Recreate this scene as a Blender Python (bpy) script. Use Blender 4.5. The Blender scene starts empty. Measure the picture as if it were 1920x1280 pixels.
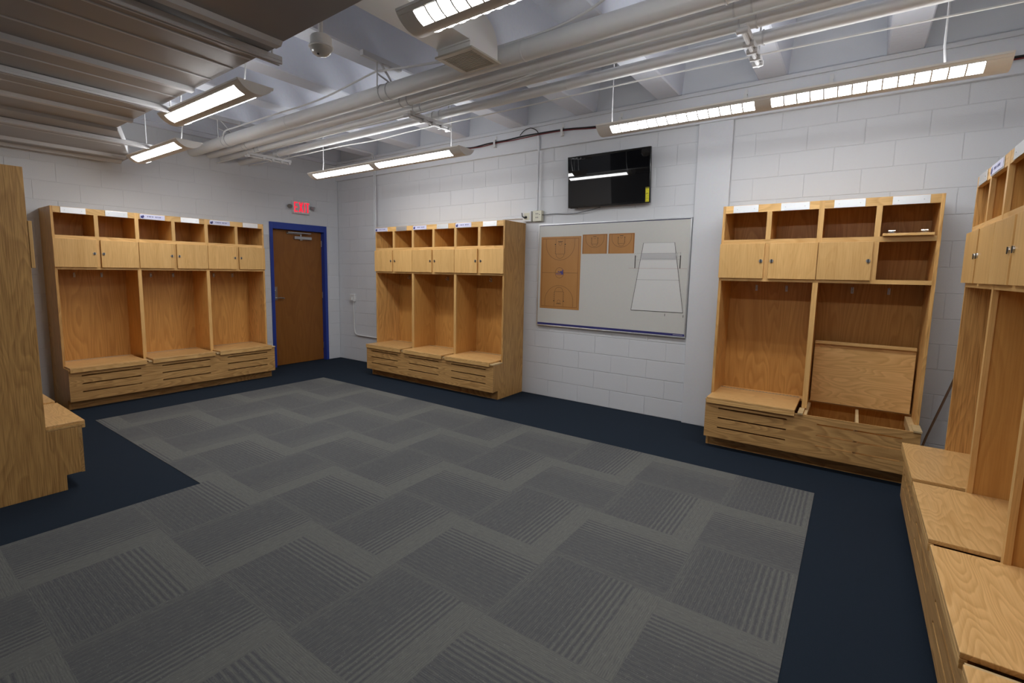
import bpy, math, random
from mathutils import Vector, Matrix
random.seed(7)
C = bpy.context.scene.collection
PI = math.pi

# ------------------------------------------------------------------ camera
def make_camera():
    cx, cy, cz, yaw, pitch, roll, f = 7.1504, -5.219, 1.5389, 0.6384, -0.1132, 0.0158, 914.94
    cp, sp = math.cos(pitch), math.sin(pitch)
    F = Vector((-math.sin(yaw)*cp, math.cos(yaw)*cp, sp))
    r = Vector((math.cos(yaw), math.sin(yaw), 0)); u = r.cross(F)
    c, s = math.cos(roll), math.sin(roll)
    r, u = c*r + s*u, -s*r + c*u
    cam = bpy.data.cameras.new('camera'); ob = bpy.data.objects.new('camera', cam); C.objects.link(ob)
    m = Matrix(((r.x, u.x, -F.x, cx), (r.y, u.y, -F.y, cy), (r.z, u.z, -F.z, cz), (0, 0, 0, 1)))
    ob.matrix_world = m
    cam.sensor_width = 36; cam.lens = f*36/1920
    cam.shift_x = 39.14/1920; cam.shift_y = -27.24/1920
    cam.clip_start = 0.02
    bpy.context.scene.camera = ob
make_camera()

# ------------------------------------------------------------------ world, exposure
sc = bpy.context.scene
sc.view_settings.view_transform = 'Standard'; sc.view_settings.look = 'None'
sc.view_settings.gamma = 1; sc.view_settings.use_curve_mapping = False
sc.view_settings.exposure = 1.2
w = bpy.data.worlds.new('world'); sc.world = w; w.use_nodes = True
w.node_tree.nodes['Background'].inputs[0].default_value = (0.5, 0.55, 0.65, 1)
w.node_tree.nodes['Background'].inputs[1].default_value = 0.02
LENS_DOWN = 15.0      # radiance of the fluorescent lenses
LENS_UP = 4.0

# ------------------------------------------------------------------ mesh helpers
class MB:
    def __init__(s): s.v = []; s.f = []
    def box(s, x0, x1, y0, y1, z0, z1):
        n = len(s.v)
        s.v += [(x0,y0,z0),(x1,y0,z0),(x1,y1,z0),(x0,y1,z0),(x0,y0,z1),(x1,y0,z1),(x1,y1,z1),(x0,y1,z1)]
        s.f += [tuple(n+i for i in q) for q in ((0,3,2,1),(4,5,6,7),(0,1,5,4),(1,2,6,5),(2,3,7,6),(3,0,4,7))]
        return s
    def prism(s, pts, axis, a, b):
        """pts: list of 2-D points; axis: extrude axis"""
        n = len(s.v); k = len(pts)
        def P(p, t):
            return {'x': (t, p[0], p[1]), 'y': (p[0], t, p[1]), 'z': (p[0], p[1], t)}[axis]
        s.v += [P(p, a) for p in pts] + [P(p, b) for p in pts]
        s.f += [tuple(n+i for i in range(k))[::-1], tuple(n+k+i for i in range(k))]
        for i in range(k):
            j = (i+1) % k
            s.f.append((n+i, n+j, n+k+j, n+k+i))
        return s
    def tube(s, pts, r, seg=10, caps=True):
        pts = [Vector(p) for p in pts]; n0 = len(s.v); ref = None
        for i, p in enumerate(pts):
            d = ((pts[min(i+1, len(pts)-1)] - pts[max(i-1, 0)])).normalized()
            if ref is None:
                ref = Vector((0,0,1)) if abs(d.z) < .9 else Vector((1,0,0))
            a = (ref - d*ref.dot(d)).normalized(); b = d.cross(a); ref = a
            rr = r[i] if isinstance(r, (list, tuple)) else r
            for k in range(seg):
                t = 2*PI*k/seg
                s.v.append(tuple(p + a*(rr*math.cos(t)) + b*(rr*math.sin(t))))
        for i in range(len(pts)-1):
            for k in range(seg):
                k2 = (k+1) % seg
                s.f.append((n0+i*seg+k, n0+i*seg+k2, n0+(i+1)*seg+k2, n0+(i+1)*seg+k))
        if caps:
            s.f.append(tuple(n0+k for k in range(seg))[::-1])
            e = n0+(len(pts)-1)*seg; s.f.append(tuple(e+k for k in range(seg)))
        return s
    def quad(s, a, b, c, d):
        n = len(s.v); s.v += [a, b, c, d]; s.f.append((n, n+1, n+2, n+3)); return s
    def holed(s, xs, zs, y0, y1, hole):
        """plate in the XZ plane made of grid cells, hole(i,j) True where open"""
        nx, nz = len(xs)-1, len(zs)-1
        n = len(s.v)
        idx = lambda i, j, b: n + (j*(nx+1)+i)*2 + b
        for j in range(nz+1):
            for i in range(nx+1):
                s.v += [(xs[i], y0, zs[j]), (xs[i], y1, zs[j])]
        H = lambda i, j: i < 0 or j < 0 or i >= nx or j >= nz or hole(i, j)
        for j in range(nz):
            for i in range(nx):
                if hole(i, j): continue
                s.f.append((idx(i,j,0), idx(i+1,j,0), idx(i+1,j+1,0), idx(i,j+1,0)))
                s.f.append((idx(i,j,1), idx(i,j+1,1), idx(i+1,j+1,1), idx(i+1,j,1)))
                if H(i-1,j): s.f.append((idx(i,j,0), idx(i,j+1,0), idx(i,j+1,1), idx(i,j,1)))
                if H(i+1,j): s.f.append((idx(i+1,j,0), idx(i+1,j,1), idx(i+1,j+1,1), idx(i+1,j+1,0)))
                if H(i,j-1): s.f.append((idx(i,j,0), idx(i,j,1), idx(i+1,j,1), idx(i+1,j,0)))
                if H(i,j+1): s.f.append((idx(i,j+1,0), idx(i+1,j+1,0), idx(i+1,j+1,1), idx(i,j+1,1)))
        return s
    def mesh(s, name):
        me = bpy.data.meshes.new(name); me.from_pydata(s.v, [], s.f); me.update()
        return me
    def build(s, name, mat, parent=None, bevel=0, smooth=False, recalc=True):
        me = s.mesh(name)
        if recalc:
            import bmesh
            bm = bmesh.new(); bm.from_mesh(me)
            loose = [v for v in bm.verts if not v.link_faces]
            if loose: bmesh.ops.delete(bm, geom=loose, context='VERTS')
            bmesh.ops.recalc_face_normals(bm, faces=bm.faces); bm.to_mesh(me); bm.free()
        if smooth:
            for p in me.polygons: p.use_smooth = True
        me.materials.append(mat)
        o = bpy.data.objects.new(name, me); C.objects.link(o)
        if parent: o.parent = parent
        if bevel:
            b = o.modifiers.new('bevel', 'BEVEL'); b.width = bevel; b.segments = 2; b.limit_method = 'ANGLE'
        if smooth:
            try:
                e = o.modifiers.new('edges', 'EDGE_SPLIT'); e.split_angle = math.radians(40)
            except Exception: pass
        return o

def box(name, mat, parent, *d, bevel=0): return MB().box(*d).build(name, mat, parent, bevel)
def tag(o, label=None, cat=None, group=None, kind=None):
    if label: o['label'] = label
    if cat: o['category'] = cat
    if group: o['group'] = group
    if kind: o['kind'] = kind
    return o
def struct(o): o['kind'] = 'structure'; return o
def empty(name, loc, label, cat, rz=0, group=None):
    o = bpy.data.objects.new(name, None); C.objects.link(o); o.location = loc; o.rotation_euler = (0, 0, rz)
    o.empty_display_size = .1
    return tag(o, label, cat, group)

# ------------------------------------------------------------------ materials
def new_mat(name):
    m = bpy.data.materials.new(name); m.use_nodes = True
    return m, m.node_tree.nodes, m.node_tree.links, m.node_tree.nodes['Principled BSDF']
def plain(name, col, rough=.5, metal=0, spec=None, bump=0, bscale=60):
    m, N, L, B = new_mat(name)
    B.inputs['Base Color'].default_value = (*col, 1); B.inputs['Roughness'].default_value = rough
    B.inputs['Metallic'].default_value = metal
    if spec is not None: B.inputs['Specular IOR Level'].default_value = spec
    tc = N.new('ShaderNodeTexCoord'); nz = N.new('ShaderNodeTexNoise'); nz.inputs['Scale'].default_value = bscale
    nz.inputs['Detail'].default_value = 4
    L.new(tc.outputs['Object'], nz.inputs['Vector'])
    if bump:
        b = N.new('ShaderNodeBump'); b.inputs['Strength'].default_value = bump; b.inputs['Distance'].default_value = .004
        L.new(nz.outputs['Fac'], b.inputs['Height']); L.new(b.outputs['Normal'], B.inputs['Normal'])
    mx = N.new('ShaderNodeMixRGB'); mx.blend_type = 'MULTIPLY'; mx.inputs['Fac'].default_value = .08
    mx.inputs['Color1'].default_value = (*col, 1); L.new(nz.outputs['Color'], mx.inputs['Color2'])
    L.new(mx.outputs['Color'], B.inputs['Base Color'])
    return m
def emit(name, col, strength):
    m = bpy.data.materials.new(name); m.use_nodes = True; N = m.node_tree.nodes; L = m.node_tree.links
    N.clear(); e = N.new('ShaderNodeEmission'); o = N.new('ShaderNodeOutputMaterial')
    e.inputs[0].default_value = (*col, 1); e.inputs[1].default_value = strength
    L.new(e.outputs[0], o.inputs[0]); return m
def math_node(N, op, a=None, b=None, c=None):
    n = N.new('ShaderNodeMath'); n.operation = op
    for i, v in enumerate((a, b, c)):
        if v is not None: n.inputs[i].default_value = v
    return n
def oak(name, axis, light, dark, rings=9, pore=.55, rough=.38, ringmix=.55, low=1.4, det=1.5, streak=.5, along=.55):
    m, N, L, B = new_mat(name)
    tc = N.new('ShaderNodeTexCoord'); oi = N.new('ShaderNodeObjectInfo')
    mul = math_node(N, 'MULTIPLY', None, 37.0); L.new(oi.outputs['Random'], mul.inputs[0])
    add = N.new('ShaderNodeVectorMath'); add.operation = 'ADD'
    L.new(tc.outputs['Object'], add.inputs[0]); L.new(mul.outputs[0], add.inputs[1])
    def mapped(across, along):
        mp = N.new('ShaderNodeMapping'); s = [across]*3; s['xyz'.index(axis)] = along
        mp.inputs['Scale'].default_value = s; L.new(add.outputs[0], mp.inputs['Vector']); return mp
    m1 = mapped(low*2.6, low*along)
    n1 = N.new('ShaderNodeTexNoise'); n1.inputs['Scale'].default_value = 1; n1.inputs['Detail'].default_value = det
    n1.inputs['Roughness'].default_value = .45; n1.inputs['Distortion'].default_value = .25
    L.new(m1.outputs[0], n1.inputs['Vector'])
    k = math_node(N, 'MULTIPLY', None, rings*2.2); L.new(n1.outputs['Fac'], k.inputs[0])
    fr = math_node(N, 'FRACT'); L.new(k.outputs[0], fr.inputs[0])
    rp = N.new('ShaderNodeValToRGB'); e = rp.color_ramp.elements
    e[0].position = 0; e[0].color = (1,1,1,1); e[1].position = 1; e[1].color = (1,1,1,1)
    a = e.new(.45); a.color = (.55,.55,.55,1); a = e.new(.8); a.color = (0,0,0,1); a = e.new(.86); a.color = (.15,.15,.15,1)
    L.new(fr.outputs[0], rp.inputs[0])
    m2 = mapped(190, 5)
    n2 = N.new('ShaderNodeTexNoise'); n2.inputs['Scale'].default_value = 1; n2.inputs['Detail'].default_value = 2
    L.new(m2.outputs[0], n2.inputs['Vector'])
    r2 = N.new('ShaderNodeValToRGB'); r2.color_ramp.elements[0].position = .36; r2.color_ramp.elements[1].position = .56
    L.new(n2.outputs['Fac'], r2.inputs[0])
    m3 = mapped(14, .5)
    n3 = N.new('ShaderNodeTexNoise'); n3.inputs['Scale'].default_value = 1; n3.inputs['Detail'].default_value = 3
    L.new(m3.outputs[0], n3.inputs['Vector'])
    # fac = ringmix*ring + pore*... -> mix light/dark
    t1 = math_node(N, 'MULTIPLY', None, ringmix); L.new(rp.outputs[0], t1.inputs[0])
    t2 = math_node(N, 'MULTIPLY_ADD', None, pore*.55, None); L.new(r2.outputs[0], t2.inputs[0]); L.new(t1.outputs[0], t2.inputs[2])
    t3 = math_node(N, 'MULTIPLY_ADD', None, streak, None); L.new(n3.outputs['Fac'], t3.inputs[0]); L.new(t2.outputs[0], t3.inputs[2])
    t4 = math_node(N, 'SUBTRACT', None, .3); t4.use_clamp = True; L.new(t3.outputs[0], t4.inputs[0])
    mx = N.new('ShaderNodeMixRGB'); mx.inputs['Color1'].default_value = (*dark, 1); mx.inputs['Color2'].default_value = (*light, 1)
    L.new(t4.outputs[0], mx.inputs['Fac'])
    hs = N.new('ShaderNodeHueSaturation')
    rv = N.new('ShaderNodeMapRange'); rv.inputs['To Min'].default_value = .88; rv.inputs['To Max'].default_value = 1.1
    L.new(oi.outputs['Random'], rv.inputs['Value']); L.new(rv.outputs[0], hs.inputs['Value']); L.new(mx.outputs[0], hs.inputs['Color'])
    L.new(hs.outputs[0], B.inputs['Base Color']); B.inputs['Roughness'].default_value = rough
    B.inputs['Specular IOR Level'].default_value = .4
    b = N.new('ShaderNodeBump'); b.inputs['Strength'].default_value = .12; b.inputs['Distance'].default_value = .002
    L.new(r2.outputs[0], b.inputs['Height']); L.new(b.outputs[0], B.inputs['Normal'])
    return m
LT, DK = (.86,.55,.225), (.62,.35,.115)
OAK_V = oak('oak_vertical', 'z', LT, DK, ringmix=.16, pore=.5, rings=9, low=2.2, streak=.85, along=.35)
OAK_SIDE = oak('oak_side_panel', 'z', (.80,.47,.165), (.42,.215,.065), rings=9, pore=.9, det=2.4, ringmix=.35)
OAK_BACK = oak('oak_back_panel', 'z', (.72,.39,.115), (.47,.22,.055), rings=11, pore=.4, along=.33, det=2.2, ringmix=.42)  # darker oak: shade inside the cubbies is put into the colour
OAK_IN = oak('oak_inside', 'z', (.84,.48,.15), (.60,.30,.08), rings=7, pore=.4, ringmix=.3)  # oak copy with the orange tint of the shaded interior painted in
OAK_H = oak('oak_horizontal', 'x', LT, DK)
OAK_LID = oak('oak_lid', 'x', (.86,.55,.235), (.60,.34,.12), rings=13, pore=.35, ringmix=.5, low=1.7, rough=.32, det=2.6, along=.6)
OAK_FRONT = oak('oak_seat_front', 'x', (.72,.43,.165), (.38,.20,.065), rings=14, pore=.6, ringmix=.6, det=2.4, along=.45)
OAK_DOOR = oak('birch_room_door', 'z', (.36,.145,.03), (.24,.085,.014), rings=4, pore=.35, ringmix=.3, rough=.42)

# door shade: bench lids under full light stay the same oak
WALL = plain('wall_paint', (.73,.745,.77), .62, bump=.25, bscale=140)
WALL2 = plain('wall_paint_smooth', (.73,.745,.775), .55, bump=.2, bscale=50)
CEIL = plain('ceiling_paint', (.72,.74,.81), .7, bump=.5, bscale=35)
PIPE = plain('pipe_paint', (.74,.73,.71), .42, bump=.05, bscale=15)
FIX = plain('fixture_paint', (.84,.80,.74), .4)
DECK = plain('deck_paint', (.31,.29,.278), .38, bump=.05, bscale=12)
STRUT = plain('strut_paint', (.62,.61,.61), .4)
ALU = plain('brushed_aluminium', (.82,.83,.84), .36, metal=1)
STEEL = plain('steel', (.55,.56,.57), .3, metal=1)
CHROME = plain('chrome', (.75,.75,.75), .15, metal=1)
DARK = plain('dark_metal', (.03,.03,.03), .4)
BLACK = plain('black_rubber', (.012,.012,.013), .5)
RED = plain('red_cable', (.16,.015,.015), .5)
WHITE = plain('white_plastic', (.75,.75,.74), .4)
CREAM = plain('cream_plastic', (.72,.70,.56), .4)
BLUE = plain('blue_door_frame', (.018,.05,.32), .38)
NAVYL = plain('dark_purple_print', (.03,.03,.17), .5)
LILAC = plain('lilac_label', (.70,.70,.90), .4)
GREYP = plain('grey_print', (.55,.55,.55), .5)
BOARD = plain('whiteboard_surface', (.66,.655,.615), .25)
BOARD2 = plain('whiteboard_court_fill', (.74,.74,.72), .3)
COURT = oak('court_print', 'z', (.58,.31,.115), (.46,.22,.07), rings=2, pore=.1, ringmix=.1, rough=.35)
COURTD = plain('court_border_print', (.32,.12,.03), .4)
LINE = plain('black_line_print', (.03,.025,.02), .5)
LINE2 = plain('thin_grey_line_print', (.22,.22,.22), .5)
REDLINE = plain('red_line_print', (.45,.22,.20), .5)
YELLOW = plain('yellow_label', (.80,.72,.02), .5)
STICK = plain('brown_stick', (.20,.11,.06), .6)
SLIT = plain('grille_painted_shade', (.08,.075,.07), .6)  # dark tone painted in for the shade behind the slats
GRILLE = plain('grille_paint', (.48,.43,.35), .45)
PALE = oak('pale_cleat_wood', 'x', (.75,.58,.33), (.6,.42,.2), rings=4, pore=.2)
TVGLASS = plain('screen_glass', (.004,.004,.005), .02, spec=.6)
TVB = plain('tv_bezel', (.008,.008,.009), .15)
LENS = emit('lit_lens', (.97,.985,1.0), LENS_DOWN)
LENSUP = emit('lit_uplight', (.95,.975,1.0), LENS_UP)
EXITRED = emit('exit_red', (1.0,.02,.05), .55)

def navy_mat():
    m, N, L, B = new_mat('navy_carpet')
    tc = N.new('ShaderNodeTexCoord'); n = N.new('ShaderNodeTexNoise'); n.inputs['Scale'].default_value = 260; n.inputs['Detail'].default_value = 3
    L.new(tc.outputs['Object'], n.inputs['Vector'])
    mx = N.new('ShaderNodeMixRGB'); mx.inputs['Color1'].default_value = (.009,.0145,.024,1); mx.inputs['Color2'].default_value = (.018,.028,.043,1)
    L.new(n.outputs['Fac'], mx.inputs['Fac']); L.new(mx.outputs[0], B.inputs['Base Color'])
    b = N.new('ShaderNodeBump'); b.inputs['Strength'].default_value = .4; b.inputs['Distance'].default_value = .003
    L.new(n.outputs['Fac'], b.inputs['Height']); L.new(b.outputs[0], B.inputs['Normal'])
    B.inputs['Roughness'].default_value = .95; B.inputs['Specular IOR Level'].default_value = .15
    return m
def carpet_mat():
    m, N, L, B = new_mat('grey_striped_carpet_tiles')
    tc = N.new('ShaderNodeTexCoord'); sp = N.new('ShaderNodeSeparateXYZ'); L.new(tc.outputs['Object'], sp.inputs[0])
    S = 0.606
    def lin(src, off):
        a = math_node(N, 'ADD', None, off); L.new(src, a.inputs[0])
        d = math_node(N, 'DIVIDE', None, S); L.new(a.outputs[0], d.inputs[0]); return d.outputs[0]
    u = lin(sp.outputs['X'], -6.53 + 20*S); v = lin(sp.outputs['Y'], 1.16 + 20*S)
    def un(op, s, b=None):
        n = math_node(N, op, None, b); L.new(s, n.inputs[0]); return n.outputs[0]
    def bi(op, s, t):
        n = math_node(N, op); L.new(s, n.inputs[0]); L.new(t, n.inputs[1]); return n.outputs[0]
    fu, fv = un('FLOOR', u), un('FLOOR', v); ru, rv = un('FRACT', u), un('FRACT', v)
    # v floor of the first row (y in -1.16..-1.77) is 19: parity with column 20 -> 39 (odd) = stripes along y
    par = un('MODULO', bi('ADD', fu, fv), 2.0)          # 1 -> A (t along +x), 0 -> B (t along +y)
    def mixf(a, b):   # par ? b : a
        d = bi('SUBTRACT', b, a); mnode = math_node(N, 'MULTIPLY_ADD'); L.new(d, mnode.inputs[0]); L.new(par, mnode.inputs[1]); L.new(a, mnode.inputs[2]); return mnode.outputs[0]
    t = mixf(rv, ru)
    # stripe noise: stretched along the line direction, two versions
    def nz(sx, sy, det=2):
        mp = N.new('ShaderNodeMapping'); mp.inputs['Scale'].default_value = (sx, sy, 1); L.new(tc.outputs['Object'], mp.inputs['Vector'])
        n = N.new('ShaderNodeTexNoise'); n.inputs['Scale'].default_value = 1; n.inputs['Detail'].default_value = det; L.new(mp.outputs[0], n.inputs['Vector']); return n.outputs['Fac']
    fine = mixf(nz(22, 200), nz(200, 22))
    warp = mixf(nz(9, 60, 1), nz(60, 9, 1))
    # 26 narrow rows across a tile
    rows = un('MULTIPLY', t, 44.0)
    wob = math_node(N, 'MULTIPLY_ADD', None, .5); L.new(warp, wob.inputs[0]); L.new(rows, wob.inputs[2])
    fr = un('FRACT', wob.outputs[0]); tri = un('PINGPONG', un('MULTIPLY', wob.outputs[0], 1.5), .5)     # 0..0.5
    # base gradient ramp across tile: dark field, stripes, light band
    base = N.new('ShaderNodeValToRGB'); e = base.color_ramp.elements; base.color_ramp.interpolation = 'LINEAR'
    e[0].position = 0; e[0].color = (.42,)*3+(1,); e[1].position = 1; e[1].color = (.78,)*3+(1,)
    for p, c in ((.06,.40),(.10,.22),(.5,.20),(.56,.30),(.78,.5),(.80,.74)):
        q = e.new(p); q.color = (c, c, c, 1)
    L.new(t, base.inputs[0])
    amp = N.new('ShaderNodeValToRGB'); e = amp.color_ramp.elements
    e[0].position = 0; e[0].color = (.15,)*3+(1,); e[1].position = 1; e[1].color = (.1,)*3+(1,)
    for p, c in ((.10,.22),(.5,.25),(.56,.75),(.77,.85),(.80,.18)):
        q = e.new(p); q.color = (c, c, c, 1)
    L.new(t, amp.inputs[0])
    # wide stripes (half frequency) in the stripe zone
    r2 = un('MULTIPLY', wob.outputs[0], .5); tri2 = un('PINGPONG', r2, .5)
    st = N.new('ShaderNodeMapRange'); st.inputs['From Min'].default_value = .18; st.inputs['From Max'].default_value = .32; st.inputs['To Min'].default_value = -.5; st.inputs['To Max'].default_value = .5
    L.new(tri2, st.inputs['Value'])
    k = bi('MULTIPLY', st.outputs[0], amp.outputs[0])
    f1 = bi('ADD', base.outputs[0], k)
    f2 = math_node(N, 'MULTIPLY_ADD', None, 1.5); L.new(un('SUBTRACT', fine, .5), f2.inputs[0]); L.new(f1, f2.inputs[2]); 
    f3 = math_node(N, 'MULTIPLY_ADD', None, 1.1); L.new(un('SUBTRACT', tri, .25), f3.inputs[0]); L.new(f2.outputs[0], f3.inputs[2]); f3.use_clamp = True
    mx = N.new('ShaderNodeMixRGB'); mx.inputs['Color1'].default_value = (.090,.092,.096,1); mx.inputs['Color2'].default_value = (.155,.156,.143,1)
    L.new(f3.outputs[0], mx.inputs['Fac'])
    # speckle of pale yarn
    n = N.new('ShaderNodeTexNoise'); n.inputs['Scale'].default_value = 170; n.inputs['Detail'].default_value = 2; L.new(tc.outputs['Object'], n.inputs['Vector'])
    sr = N.new('ShaderNodeValToRGB'); sr.color_ramp.elements[0].position = .64; sr.color_ramp.elements[1].position = .72; L.new(n.outputs['Fac'], sr.inputs[0])
    sm = math_node(N, 'MULTIPLY', None, .35); L.new(sr.outputs[0], sm.inputs[0])
    mx2 = N.new('ShaderNodeMixRGB'); mx2.inputs['Color2'].default_value = (.30,.30,.30,1); L.new(sm.outputs[0], mx2.inputs['Fac']); L.new(mx.outputs[0], mx2.inputs['Color1'])
    L.new(mx2.outputs[0], B.inputs['Base Color'])
    b = N.new('ShaderNodeBump'); b.inputs['Strength'].default_value = .5; b.inputs['Distance'].default_value = .003
    L.new(fine, b.inputs['Height']); L.new(b.outputs[0], B.inputs['Normal'])
    B.inputs['Roughness'].default_value = .95; B.inputs['Specular IOR Level'].default_value = .15
    return m

# ------------------------------------------------------------------ the setting
XR, YB = 8.137, -7.2            # right wall, wall behind the camera
YL, XL = -4.906, 2.9            # wall behind the near left locker and its return
ZC, ZJ, ZLED = 3.85, 3.302, 3.0
struct(box('floor', navy_mat(), None, -.15, XR, YB, .15, -.1, 0))
tag(MB().prism([(1.176,-1.155),(7.033,-1.155),(7.033,YB),(3.51,YB),(3.51,-3.768),(1.176,-3.768)], 'z', 0, .003).build('carpet', carpet_mat()),
    'grey carpet of striped tiles laid in a zigzag, framed by the navy border', 'carpet')
struct(box('ceiling', CEIL, None, -.15, XR+.15, YB, .15, ZC, ZC+.1))

def blocks(mb, plane, u0, u1, z0, z1, even, hole=None, sgn=1):
    """painted concrete block courses; plane 'x' or 'y' = 0; even = position of one joint in even courses"""
    g, ch, dp = .0014, .004, .0017
    H, W = .2032, .4064
    k0, k1 = int(round(z0/H)), int(math.ceil(z1/H - 1e-6))
    def P(u, d, z):
        return (d, u, z) if plane == 'x' else (u, -d, z)
    def blk(a, b, c, d):
        if b-a < .012 or d-c < .012: return
        n = len(mb.v)
        a, b, c, d = a+g, b-g, c+g, d-g
        for (uu, zz, dd) in ((a,c,-dp),(b,c,-dp),(b,d,-dp),(a,d,-dp),(a+ch,c+ch,0),(b-ch,c+ch,0),(b-ch,d-ch,0),(a+ch,d-ch,0)):
            mb.v.append(P(uu, dd, zz))
        mb.f += [tuple(n+i for i in q) for q in ((4,5,6,7),(0,1,5,4),(1,2,6,5),(2,3,7,6),(3,0,4,7))]
    for k in range(k0, k1):
        off = even if k % 2 == 0 else even + W/2
        s = u0 + ((off-u0) % W)
        js = [u0] + [s+i*W for i in range(int((u1-u0)/W)+2) if s+i*W < u1] + [u1]
        js = [j for i, j in enumerate(js) if i == 0 or j-js[i-1] > 1e-6]
        for a, b in zip(js, js[1:]):
            c, d = k*H, min((k+1)*H, z1)
            if hole and c < hole[3]-.01 and d > hole[2]+.01:
                if a < hole[0]: blk(a, min(b, hole[0]), c, d)
                if b > hole[1]: blk(max(a, hole[1]), b, c, d)
            else: blk(a, b, c, d)
# wall A (far left, x = 0) with the door opening
DY0, DY1, DZ = -1.233, -.243, 2.235
mb = MB()
mb.box(-.2, -.0036, YL-.15, DY0, 0, ZC); mb.box(-.2, -.0036, DY1, 0, 0, ZC); mb.box(-.2, -.0036, DY0, DY1, DZ, ZC)
blocks(mb, 'x', YL, 0, 0, 3.25, -3.664, (DY0, DY1, 0, DZ))
struct(mb.build('wall_left', WALL, recalc=False))
# wall B (y = 0)
mb = MB(); mb.box(-.2, XR+.15, .0036, .2, 0, ZC)
blocks(mb, 'y', 0, 5.795, 0, ZLED, 4.17); blocks(mb, 'y', 6.11, XR, 0, ZLED, 7.318)
struct(mb.build('wall_back', WALL, recalc=False))
mb = MB(); mb.box(XR, XR+.15, YB, 0, 0, ZC); struct(mb.build('wall_right', WALL))
mb = MB(); mb.box(-.2, XL, YL-.15, YL, 0, ZC); mb.box(XL-.15, XL, YB, YL-.15, 0, ZC); struct(mb.build('wall_near_left', WALL))
mb = MB(); mb.box(XL-.15, XR+.15, YB-.15, YB, 0, ZC); struct(mb.build('wall_front', WALL))
# pilaster, concrete ledge, joists
tn = [0]
def trim(mb, mat, bevel=0):
    tn[0] += 1
    return struct(mb.build('trim_%d' % tn[0], mat, bevel=bevel))
trim(MB().box(5.797, 6.108, -.03, .003, 0, ZLED), WALL2, .004)
trim(MB().box(0, XR, -.042, .003, ZLED, 3.262), WALL2, .004)
trim(MB().box(0, XR, -.055, .003, 3.262, 3.30), WALL2, .004)
trim(MB().box(-.0, .05, YL, 0, 3.25, 3.36), CEIL, .004)
for i in range(9):
    x = .915*i + .0
    if i == 0:
        pts = [(0, ZC), (0, ZJ), (.09, ZJ), (.13, ZC)]
    else:
        pts = [(x-.155, ZC), (x-.115, ZJ+.012), (x-.105, ZJ), (x+.105, ZJ), (x+.115, ZJ+.012), (x+.155, ZC)]
    trim(MB().prism(pts, 'y', YB, .003), CEIL)

# door in wall A
d = MB()
d.box(-.16, .016, DY0, DY0+.05, 0, DZ).box(-.16, .016, DY1-.05, DY1, 0, DZ).box(-.16, .016, DY0+.05, DY1-.05, DZ-.1, DZ)
fr = d.build('door_1', BLUE, bevel=.003); struct(fr)
slab = box('door_panel', OAK_DOOR, fr, -.115, -.07, DY0+.052, DY1-.052, .008, DZ-.103)
h = MB(); h.box(-.07, -.06, DY0+.075, DY0+.135, 1.04, 1.25); h.tube([(-.06,DY0+.105,1.075),(-.015,DY0+.105,1.075)], .011)
h.tube([(-.02,DY0+.1,1.075),(-.017,DY0+.16,1.078),(-.02,DY0+.225,1.07)], .009)
h.tube([(-.06,DY0+.105,1.185),(-.045,DY0+.105,1.185)], .014)
h.build('door_handle', STEEL, slab, smooth=False)
c = MB(); c.box(-.07, -.02, -.80, -.50, 2.0, 2.045); c.tube([(-.045,-.68,2.045),(-.045,-.68,2.075)], .012)
c.box(-.055, -.045, -.92, -.66, 2.078, 2.088); c.box(-.05, .012, -.93, -.53, 2.09, 2.105); c.box(-.06,-.03,-.70,-.66,1.985,2.0)
c.build('door_closer', STEEL, slab, bevel=.003)
for z in (.25, 1.1, 1.95):
    MB().tube([(-.062, DY1-.053, z-.05), (-.062, DY1-.053, z+.05)], .006).build('hinge', STEEL, slab)

# ------------------------------------------------------------------ text
def text_mb(body, size, ext=.002, bold=0):
    cu = bpy.data.curves.new('t', 'FONT'); cu.body = body; cu.size = size; cu.extrude = ext; cu.offset = bold
    cu.align_x = 'CENTER'; cu.align_y = 'CENTER'
    o = bpy.data.objects.new('t', cu); C.objects.link(o)
    dg = bpy.context.evaluated_depsgraph_get(); me = bpy.data.meshes.new_from_object(o.evaluated_get(dg))
    mb = MB(); mb.v = [tuple(v.co) for v in me.vertices]; mb.f = [tuple(p.vertices) for p in me.polygons]
    bpy.data.objects.remove(o); bpy.data.curves.remove(cu); bpy.data.meshes.remove(me)
    return mb

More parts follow.
